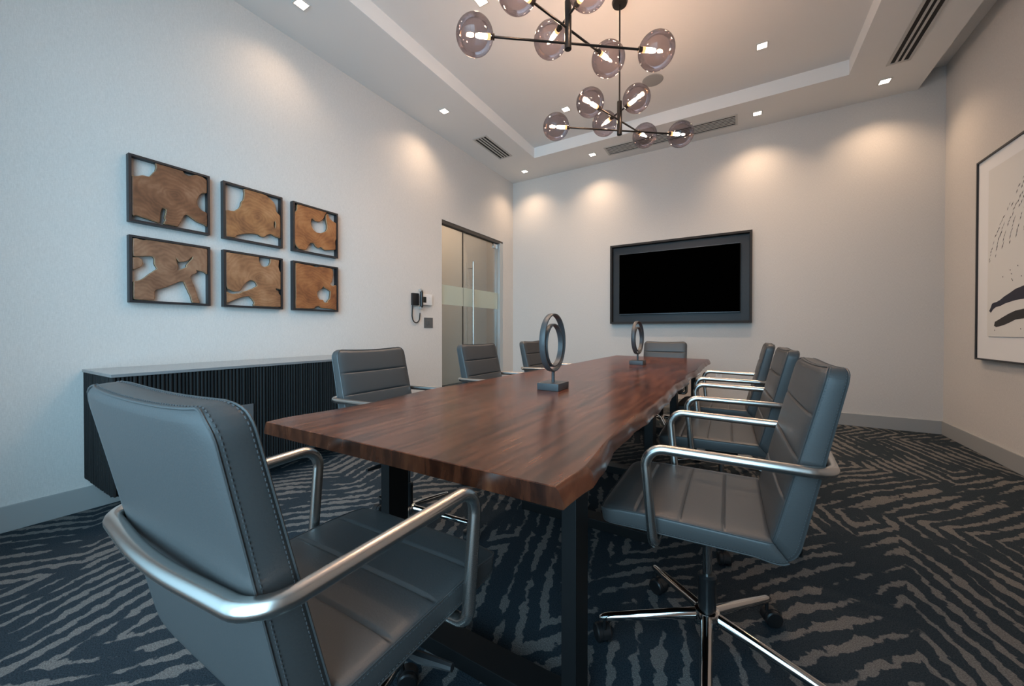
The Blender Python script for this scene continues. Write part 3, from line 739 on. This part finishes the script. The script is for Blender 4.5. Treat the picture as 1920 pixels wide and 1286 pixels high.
# ------------------------------------------------------------------ small wall items
t = thing('wall_telephone', 'black wall telephone with looping cord beside the white thermostat', 'telephone', (XL, 3.24, 1.42))
obj('cradle', box(B(), 0, .034, -.068, .030, -.075, .068, .006), M['plastic'], t)
b = B(); tube(b, fillet([(.038, .045, -.105), (.058, .045, -.08), (.058, .045, .085), (.038, .045, .112)], .02), [.02]*2+[.017]*0+[.019]*100 if False else .019, 12)
hs = obj('handset', b, M['plastic'], t)
for z in (.088, -.118): obj('handset_cap', box(B(), .03, .066, .022, .066, z, z+.03, .004), M['alu'], hs)
b = B(); tube(b, fillet([(.015, -.058, -.07), (.015, -.066, -.20), (.018, -.05, -.262), (.02, 0, -.285), (.02, .045, -.25), (.022, .056, -.16)], .045), .0065, 8)
obj('cord', b, M['plastic'], t)
t = thing('thermostat', 'white wall thermostat with dark display between telephone and glass door', 'thermostat', (XL, 3.41, 1.42))
obj('casing', box(B(), -.002, .026, -.095, .095, -.062, .074, .006), M['white'], t)
obj('display', box(B(), .0255, .0275, -.088, -.012, -.034, .036, .001), M['lcd'], t, False)
for z in (.022, -.012): obj('button', box(B(), .0255, .029, .035, .065, z, z+.016, .002), M['white'], t)
t = thing('switch_plate', 'dark grey wall switch plate below the white thermostat', 'light switch', (XL, 3.458, 1.145))
obj('plate', box(B(), 0, .008, -.074, .074, -.062, .062, .002), M['switch'], t, False)
for y in (-.022, .022): obj('rocker', box(B(), .0075, .012, y-.018, y+.018, -.026, .026, .0015), M['switch'], t, False)
t = thing('wall_outlet', 'white power outlet low on back wall behind the right-hand chairs', 'outlet', (-.205, YB, .462))
obj('plate', box(B(), -.036, .036, -.007, 0, -.058, .058, .002), M['white'], t, False)
for z in (-.024, .024): obj('socket', box(B(), -.016, .016, -.0085, -.0065, z-.014, z+.014, .001), M['ltrim'], t, False)

# ------------------------------------------------------------------ ceiling fittings
def slot_vent(label, x0, x1, y0, y1, z, n, along, m=M['vent']):
    t = thing('ceiling_vent', label, 'air vent', ((x0+x1)/2, (y0+y1)/2, z), 0, 'slot vents in the ceiling soffit')
    hx, hy = (x1-x0)/2, (y1-y0)/2
    e = .022
    b = B()
    for (a0, a1, c0, c1) in ((-hx, hx, hy-e, hy), (-hx, hx, -hy, -hy+e), (-hx, -hx+e, -hy+e, hy-e), (hx-e, hx, -hy+e, hy-e)): box(b, a0, a1, c0, c1, -.007, -.001)
    obj('frame', b, m, t, False)
    obj('backing', box(B(), -hx+e, hx-e, -hy+e, hy-e, -.0015, -.0005), M['ventdark'], t, False)
    w = (hx if along == 'Y' else hy)-e
    for k in range(1, n):
        c = -w + 2*w*k/n; s = w/n*.42
        if along == 'Y': obj('slat', box(B(), c-s, c+s, -hy+e, hy-e, -.006, -.0015), m, t, False)
        else: obj('slat', box(B(), -hx+e, hx-e, c-s, c+s, -.006, -.0015), m, t, False)
slot_vent('short four-slot ceiling vent in soffit above the left wall', -2.965, -2.755, 3.96, 4.62, ZS, 4, 'Y')
slot_vent('long slotted ceiling vent in soffit above the television', -1.575, -.01, 5.055, 5.315, ZS, 6, 'X')
slot_vent('long three-slot ceiling vent in soffit at right side of room', 1.185, 1.352, 2.6, 4.86, ZS, 3, 'Y')
t = thing('ceiling_speaker', 'round flush grey speaker grille in raised ceiling behind far chandelier', 'speaker', (-.776, 4.183, ZT))
obj('grille', lathe(B(), [(.0, -.006), (.09, -.006), (.1, -.005), (.105, -.001)], 32), M['speaker'], t)

LD = [(-2.858, 1.659, ZS, 'square recessed ceiling light at top left, above the teak slices', 15),
      (-2.858, 3.288, ZS, 'square recessed ceiling light in left soffit, before the short vent', 27),
      (-2.858, 5.167, ZS, 'square recessed ceiling light in the far left corner of the soffit', 38),
      (-1.766, 5.167, ZS, 'square recessed ceiling light left of the long vent above the television', 43),
      (.184, 5.158, ZS, 'square recessed ceiling light just right of the long television vent', 43),
      (1.249, 5.150, ZS, 'square recessed ceiling light at far right corner, beside three-slot vent', 38),
      (.184, 4.194, ZT, 'square recessed light in raised ceiling, right of the chandeliers', 70),
      (-1.762, 4.194, ZT, 'square recessed light in raised ceiling, left of the far chandelier', 70),
      (-1.766, 2.474, ZT, 'square recessed light in raised ceiling, left of the near chandelier', 70)]
WARM = (1.0, .70, .465)
for x, y, z, lab, pw in LD:
    t = thing('recessed_downlight', lab, 'ceiling light', (x, y, z), 0, 'square recessed downlights')
    b = B(); h, e = .048, .010
    for (a0, a1, c0, c1) in ((-h, h, h-e, h), (-h, h, -h, -h+e), (-h, -h+e, -h+e, h-e), (h-e, h, -h+e, h-e)): box(b, a0, a1, c0, c1, -.006, -.0005)
    obj('trim', b, M['ltrim'], t, False)
    obj('lens', box(B(), -h+e, h-e, -h+e, h-e, -.004, -.001), M['lens'], t, False)
    l = bpy.data.lights.new('downlight_lamp', 'SPOT'); l.energy = pw; l.color = WARM; l.spot_size = math.radians(124); l.spot_blend = .95; l.shadow_soft_size = .05
    lo = bpy.data.objects.new('downlight_lamp', l); C.objects.link(lo); lo.parent = t; lo.location = (0, 0, -.02); lo.rotation_euler = (0, math.radians(14) if x < -2.8 and y < 4 else 0, 0)

# ------------------------------------------------------------------ chandeliers
def chandelier(x, y, label):
    t = thing('globe_chandelier', label, 'chandelier', (x, y, ZT), 0, 'smoked globe chandeliers')
    obj('canopy', lathe(B(), [(.02, -.03), (.055, -.026), (.062, -.008), (.062, -.001)], 28), M['dkbronze'], t)
    obj('stem', lathe(B(), [(.0065, -.80), (.0065, -.02)], 12), M['dkbronze'], t)
    zb = ZT
    obj('hub_cylinder', lathe(B(), [(.006, 2.617-zb), (.019, 2.618-zb), (.0195, 2.622-zb), (.0195, 2.883-zb), (.006, 2.886-zb)], 24), M['dkbronze'], t)
    for z, ang, L_ in ((2.652, 37.2, .519), (2.733, 70.5, .370), (2.802, -34.4, .190)):
        a = math.radians(ang); ux, uy = math.cos(a), math.sin(a); rg = .1015; zz = z-zb
        e = L_-rg+.012
        obj('rod', tube(B(), [(-ux*e, -uy*e, zz), (ux*e, uy*e, zz)], .0068, 10), M['dkbronze'], t)
        for s in (-1, 1):
            c = Vector((ux*L_*s, uy*L_*s, zz)); d_ = Vector((-ux*s, -uy*s, 0))
            b = B(); bmesh.ops.create_uvsphere(b, u_segments=40, v_segments=24, radius=rg)
            for v in b.verts: v.co += c
            g = obj('glass_globe', b, M['glassy'], t, angle=180)
            p0 = c + d_*(rg+.006); p1 = c + d_*(rg-.034)
            p2 = c + d_*(rg-.016)
            obj('socket', tube(B(), [p0, p0.lerp(p2, .3), p0.lerp(p2, .31), p2], [.016, .017, .0145, .0145], 14), M['dkbronze'], g)
            obj('bulb_base', tube(B(), [p2, p2.lerp(p1, .1), p1], [.0125, .0155, .0155], 14), M['amber'], g)
            q = [p1 - d_*v for v in (0, .004, .046, .060, .064)]
            obj('bulb', tube(B(), q, [.010, .0125, .0125, .009, .003], 12), M['bulb'], g)
chandelier(-.820, 1.982, 'dark bronze chandelier with six smoked glass globes, nearer and cut by frame')
chandelier(-.820, 3.053, 'dark bronze chandelier with six smoked glass globes, further from the viewer')

# ------------------------------------------------------------------ daylight and corridor light
w = bpy.data.worlds.new('overcast_daylight'); S.world = w; w.use_nodes = True
wt = w.node_tree; bg = wt.nodes['Background']
tc = wt.nodes.new('ShaderNodeTexCoord'); dp = wt.nodes.new('ShaderNodeVectorMath'); dp.operation = 'DOT_PRODUCT'
dp.inputs[1].default_value = Vector((.50, -.85, .28)).normalized()          # brighter sky towards the hidden sun
wt.links.new(tc.outputs['Generated'], dp.inputs[0])
lobe = math_node(wt, 'POWER', math_node(wt, 'MAXIMUM', dp.outputs['Value'], 0.), 3.)
bg.inputs['Color'].default_value = (.45, .77, 1.0, 1)
wt.links.new(math_node(wt, 'MULTIPLY_ADD', lobe, 7.8, 1.25), bg.inputs['Strength'])
pl = bpy.data.lights.new('window_portal', 'AREA'); pl.shape = 'RECTANGLE'; pl.size = WX1-WX0; pl.size_y = WZ1-WZ0
pl.cycles.is_portal = True
po = bpy.data.objects.new('window_portal', pl); C.objects.link(po); po.location = ((WX0+WX1)/2, YF-.12, (WZ0+WZ1)/2); po.rotation_euler = (PI/2, 0, 0)
cl = bpy.data.lights.new('corridor_lamp', 'AREA'); cl.shape = 'RECTANGLE'; cl.size = .6; cl.size_y = 3.2; cl.energy = 50; cl.color = (1, .84, .66)
clo = bpy.data.objects.new('corridor_lamp', cl); C.objects.link(clo); clo.location = (-4.1, 5.2, 3.46)

S.view_settings.view_transform = 'Standard'; S.view_settings.look = 'None'; S.view_settings.gamma = 1; S.view_settings.use_curve_mapping = False
S.view_settings.exposure = 0.22
